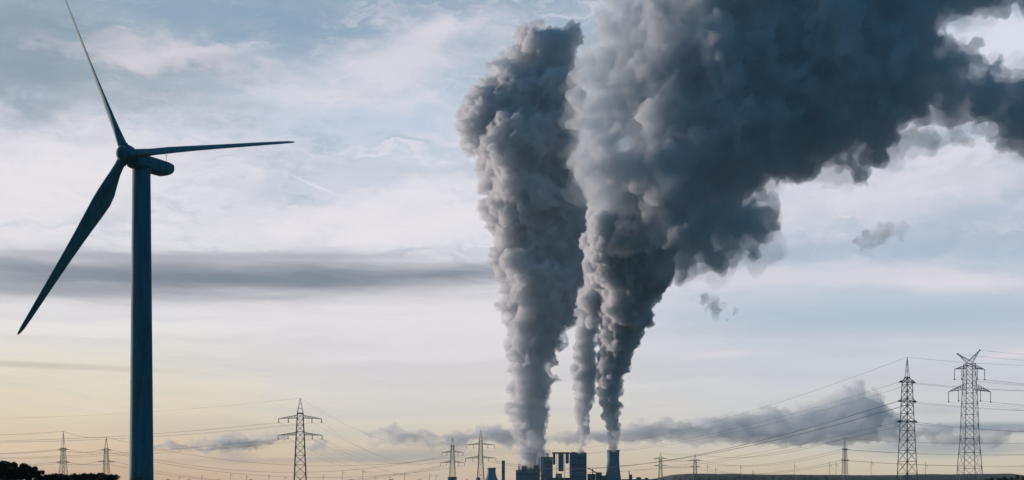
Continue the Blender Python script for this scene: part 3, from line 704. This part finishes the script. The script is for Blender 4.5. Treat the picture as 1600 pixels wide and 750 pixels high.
# ------------------------------------------------------------------ smoke and steam
def vtex(kind, scale, depth=2):
    hard = kind == 'HARD'; t = bpy.data.textures.new('lumps', 'CLOUDS' if hard else kind)
    if hard: t.noise_type = 'HARD_NOISE'; depth = 4
    t.noise_scale = scale
    if kind == 'VORONOI': t.distance_metric = 'DISTANCE'; t.noise_intensity = 1.0
    else: t.noise_depth = depth
    return t
def billow(name, spheres, voxel, disp, m, warp=((110, 60), (38, 26)), parent=None):
    bm = bmesh.new()
    for (c, r) in spheres:
        mt = Matrix.Translation(c) @ (Matrix.Diagonal((*r, 1)) if isinstance(r, tuple) else Matrix.Scale(r, 4))
        bmesh.ops.create_icosphere(bm, subdivisions=2, radius=1.0, matrix=mt)
    me = bpy.data.meshes.new(name+'_raw'); bm.to_mesh(me); bm.free()
    o = bpy.data.objects.new(name+'_raw', me); COL.objects.link(o)
    md = o.modifiers.new('r', 'REMESH'); md.mode = 'VOXEL'; md.voxel_size = voxel
    sm = o.modifiers.new('s', 'SMOOTH'); sm.iterations = 7
    for (scale, strength) in warp:
        d = o.modifiers.new('w', 'DISPLACE'); d.texture = vtex('CLOUDS', scale); d.texture.cloud_type = 'COLOR'; d.texture_coords = 'GLOBAL'
        d.direction = 'RGB_TO_XYZ'; d.strength = strength; d.mid_level = 0.5
    md = o.modifiers.new('r2', 'REMESH'); md.mode = 'VOXEL'; md.voxel_size = voxel*.85
    for (kind, scale, strength) in disp:
        d = o.modifiers.new('d', 'DISPLACE'); d.texture = vtex(kind, scale); d.texture_coords = 'GLOBAL'
        d.strength = strength; d.mid_level = 0.5
    md = o.modifiers.new('r3', 'REMESH'); md.mode = 'VOXEL'; md.voxel_size = voxel*.75
    dg = bpy.context.evaluated_depsgraph_get(); dg.update()
    ev = o.evaluated_get(dg)
    me2 = bpy.data.meshes.new_from_object(ev); me2.name = name
    bpy.data.objects.remove(o); 
    for p in me2.polygons: p.use_smooth = True
    me2.materials.clear()
    return link(name, me2, m, parent)
def interp(tab, t):
    for a, b in zip(tab, tab[1:]):
        if a[0] <= t <= b[0] or a[0] >= t >= b[0]:
            f = (t-a[0])/(b[0]-a[0]); return [p+(q-p)*f for p, q in zip(a, b)]
    return list(tab[-1])
def column(tab, Y, rnd, lump=0.5, depth=1.0, yshift=None):
    """tab rows: (py, px_left, px_right) from the source upwards; returns spheres filling the rising column"""
    out = []; s = Y/F
    py = tab[0][0]
    while py > tab[-1][0]:
        _, l, r = interp(tab, py)[:3]
        hw = (r-l)/2+2.2; c = (l+r)/2
        Yc = Y + (yshift(py) if yshift else 0)
        out.append((P(c, py, Yc), hw*s*0.72))
        for k in range(7):
            a = rnd.uniform(0, 2*math.pi); rr = hw*lump*rnd.uniform(0.55, 1.0)
            ro = hw-rr*0.92
            x = c+math.cos(a)*ro; yy = Yc+math.sin(a)*ro*s*depth
            out.append((P(x, py+rnd.uniform(-.3, .3)*hw, yy), rr*s))
        py -= max(3.0, hw*0.30)
    return out
def cluster(big, Y, rnd, n=14, f=(0.25, 0.5)):
    """big lobes (px, py, r_px, dY) plus smaller lobes scattered over their surface"""
    out = []; s = Y/F
    for (px, py, r, dy) in big:
        C = P(px, py, Y+dy); out.append((C, r*s*0.9))
        for k in range(n):
            d = Vector((rnd.gauss(0,1), rnd.gauss(0,1), rnd.gauss(0,1))).normalized()
            q = r*s*rnd.uniform(*f)
            out.append((C+d*(r*s-q*0.75), q))
    return out

STEAM = smoke_mat('steam', 0.055, (0.865, 0.901, 0.928), 0.03, 0.1, (.45,.45,.46))
DENSE = smoke_mat('dense_steam', 0.09, (0.865, 0.901, 0.928), 0.04, 0.1, (.45,.45,.46))
DRIFT = smoke_mat('drifting_steam', 0.024, (0.825, 0.884, 0.922), 0.015, 0.1, (.45,.45,.46))
WISP = smoke_mat('thin_steam', 0.014, (0.74, 0.85, 0.90), 0.02, 0.1, (.45,.45,.46))
FARC = smoke_mat('far_cloud', 0.0065, (0.84, 0.905, 0.945), 0.02, 0.1, (.45,.45,.46))
rnd = random.Random(11)
D1 = [('HARD', 80, 64), ('VORONOI', 38, -14), ('HARD', 24, 12), ('CLOUDS', 9, 5)]
D2 = [('HARD', 42, 30), ('VORONOI', 22, -9), ('HARD', 15, 7), ('CLOUDS', 8, 5)]
# left plume
L = [(727,806,852),(705,801,858),(680,797,858),(640,793,863),(600,790,868),(550,787,877),(500,783,899),(450,772,916),(400,762,928),(350,764,928),(300,746,933),(250,730,928),(210,708,920),(180,714,918),(140,732,912)]
sp = column(L, 5300, rnd)
sp += cluster([(840,78,46,0),(795,112,34,20),(762,185,40,0),(872,110,38,-30),(893,62,27,-40),(893,45,14,-40),(830,60,28,30),(775,255,36,-30),(742,205,38,-20),(885,150,36,-30),(890,100,30,-30),(768,140,34,0)], 5300, rnd, 12)
for cx in (810, 822, 838, 850):
    sp += column([(736,cx-2.5,cx+2.5),(722,cx-6,cx+6),(706,cx-9,cx+9)], 5300, rnd)
pl = billow('steam_plume', sp, 4.6, D1, STEAM)
tag(pl, 'thick grey steam plume rising straight up, leftmost and widest at its foot', 'steam plume', 'steam plumes rising from the power station')
# middle plume
M = [(708,902,914),(690,901,914),(660,898,920),(620,893,931),(580,889,934),(540,893,936),(500,898,941),(480,898,948),(440,906,950),(400,916,965),(350,918,980),(310,920,985)]
drift = lambda py: -300*max(0.0, min(1.0, (560-py)/260))
sp = column(M, 4960, rnd, .5, yshift=lambda py: drift(py)*.7)
sp += cluster([(922,465,24,-20),(925,500,16,0),(940,400,26,-20)], 4850, rnd, 8)
pm = billow('steam_plume', sp, 4.0, D2, DENSE, ((60, 34), (20, 14)))
tag(pm, 'narrow grey steam plume in the middle, rising from the wide dark boiler house', 'steam plume', 'steam plumes rising from the power station')
# right plume and the cloud it spreads into
Rr = [(704,952,967),(685,950,967),(660,946,969),(620,932,972),(600,930,975),(570,929,986),(530,934,1002),(490,931,1024),(450,918,1034),(420,913,1050),(380,908,1060),(340,905,1070)]
sp = column(Rr, 4900, rnd, .5, yshift=drift)
pr = billow('steam_plume', sp, 4.0, D2, DENSE, ((60, 34), (20, 14)))
tag(pr, 'grey steam plume rising from the slim cooling tower and feeding the dark cloud', 'steam plume', 'steam plumes rising from the power station')
big = [(975,330,58,0),(952,260,68,0),(938,180,60,60),(950,110,58,80),(990,60,70,100),(1005,390,46,60),(1060,350,72,-60),(1060,250,110,-60),(1050,130,120,0),(1110,40,120,0),
       (1130,345,62,-80),(1145,225,100,-80),(1170,140,130,-60),(1240,60,130,-60),(1220,190,95,-120),(1300,150,110,-140),(1330,60,120,-140),(1300,215,55,-120),(1370,190,62,-180),(1400,110,100,-180),(1412,18,80,-180),
       (1484,130,62,-220),(1545,146,55,-240),(1610,168,55,-260),(1660,160,90,-260),(1520,-8,42,-240),(1600,-20,40,-260),(1580,195,40,-240),
       (1110,372,62,-60),(1066,378,58,-60),(1142,345,62,-60),(1158,378,46,-60),(1182,388,30,-60),(1130,395,40,-60),(1330,262,26,-120),(1175,375,22,-60),(1100,400,24,-40),(990,14,38,100),(1180,-40,120,0),(1350,-60,120,0),(1500,-60,90,-200)]
sp = cluster(big, 4580, rnd, 22, (0.18, 0.42))
dc = billow('smoke_cloud', sp, 8.0, [('HARD', 180, 150), ('CLOUDS', 80, 50), ('HARD', 60, 34), ('CLOUDS', 22, 14)], DRIFT, ((260, 110), (90, 90), (35, 40)))
tag(dc, 'huge dark blue smoke cloud spreading to the upper right of the frame', 'smoke cloud')

ed = [(c, r*1.05 if not isinstance(r, tuple) else r) for c, r in sp]
fr = billow('fringe', ed, 9.0, [('CLOUDS', 120, 120), ('CLOUDS', 50, 80), ('CLOUDS', 22, 34)], smoke_mat('fringe_vapour', 0.003, (0.78, 0.87, 0.91), 0.01, 0.1), ((120, 120), (45, 70)), parent=None)
fr.parent = dc
# loose scraps of smoke under the dark cloud
def scraps(spec, label, Y=4800):
    sp = []
    for (px, py, rx, ry, n) in spec:
        for k in range(n):
            q = rnd.uniform(.22, .45)*ry
            sp.append((P(px+rnd.gauss(0,.45)*rx, py+rnd.gauss(0,.4)*ry, Y+rnd.gauss(0,.5)*ry*2), q*Y/F*1.3))
    o = billow('smoke_scrap', sp, 3.4, [('CLOUDS', 24, 16), ('CLOUDS', 9, 8)], WISP, ((70, 60), (30, 26)))
    tag(o, label, 'smoke scrap', 'loose scraps of smoke around the dark cloud')
scraps([(1394,360,26,13,26),(1365,370,26,12,20),(1345,378,14,9,8)], 'small torn scrap of dark smoke floating in open sky below the dark cloud, furthest right')
scraps([(1100,468,18,11,14),(1118,482,22,11,16),(1140,488,16,7,8)], 'small thin scrap of smoke right of the right plume, low in open sky')
scraps([(1185,330,22,30,26),(1205,350,16,20,14)], 'ragged thin shreds at the lower right corner of the dark cloud bulge')
scraps([(1430,225,40,26,26),(1490,215,30,18,18),(1540,200,30,14,14)], 'ragged pale shreds hanging under the right arm of the dark cloud')
# low clouds over the horizon
def low_cloud(lobes, label, Y=17000, mt=None):
    sp = []; s = Y/F
    for (px, py, rx, ry) in lobes:
        if ry < 25: ry *= 1.25
        sp.append((P(px, py, Y), (rx*s*.9, ry*s*1.5, ry*s*.9)))
        for k in range(12):
            a = rnd.uniform(0, math.pi); q = ry*rnd.uniform(.25, .5)
            sp.append((P(px+math.cos(a)*(rx-q*.6)*rnd.uniform(.6,1), py-abs(math.sin(a))*(ry-q*.6), Y+rnd.uniform(-1,1)*ry*s), q*s))
    o = billow('low_cloud', sp, 18, [('HARD', 300, 170), ('HARD', 130, 60), ('CLOUDS', 70, 50)], mt or FARC, ((500, 180), (160, 110)))
    tag(o, label, 'cloud', 'low clouds over the horizon')
low_cloud([(1362,645,34,34),(1322,636,36,32),(1344,620,20,18),(1300,650,50,30),(1268,652,36,24),(1205,646,30,17),(1228,650,24,14),(1250,668,110,26),(1330,676,84,26),
           (1150,668,90,20),(1080,670,90,19),(1010,674,80,18),(940,680,60,16),(1180,682,130,20),(1260,686,130,18),(1050,682,120,16),(1120,655,40,10),(1060,658,30,9),
           (1400,682,50,14),(1440,678,60,15),(1510,690,80,14),(1570,672,50,10),(1395,664,26,20),(880,686,70,13)],
          'large grey cloud bank on the right, rising to lumpy tops left of the spired pylon', mt=smoke_mat('bank_cloud', 0.0055, (0.85, 0.91, 0.95), 0.02, 0.1))
low_cloud([(370,694,60,14),(415,690,36,13),(325,696,54,12),(272,698,40,9),(350,690,24,10),(440,688,16,8)], 'low grey cloud between the turbine tower and the lone wide pylon')
low_cloud([(600,677,44,9),(650,684,64,12),(720,684,64,14),(770,682,54,17),(690,694,70,10),(498,698,24,9),(610,694,50,7)], 'low grey cloud behind the two pylons left of the power station')
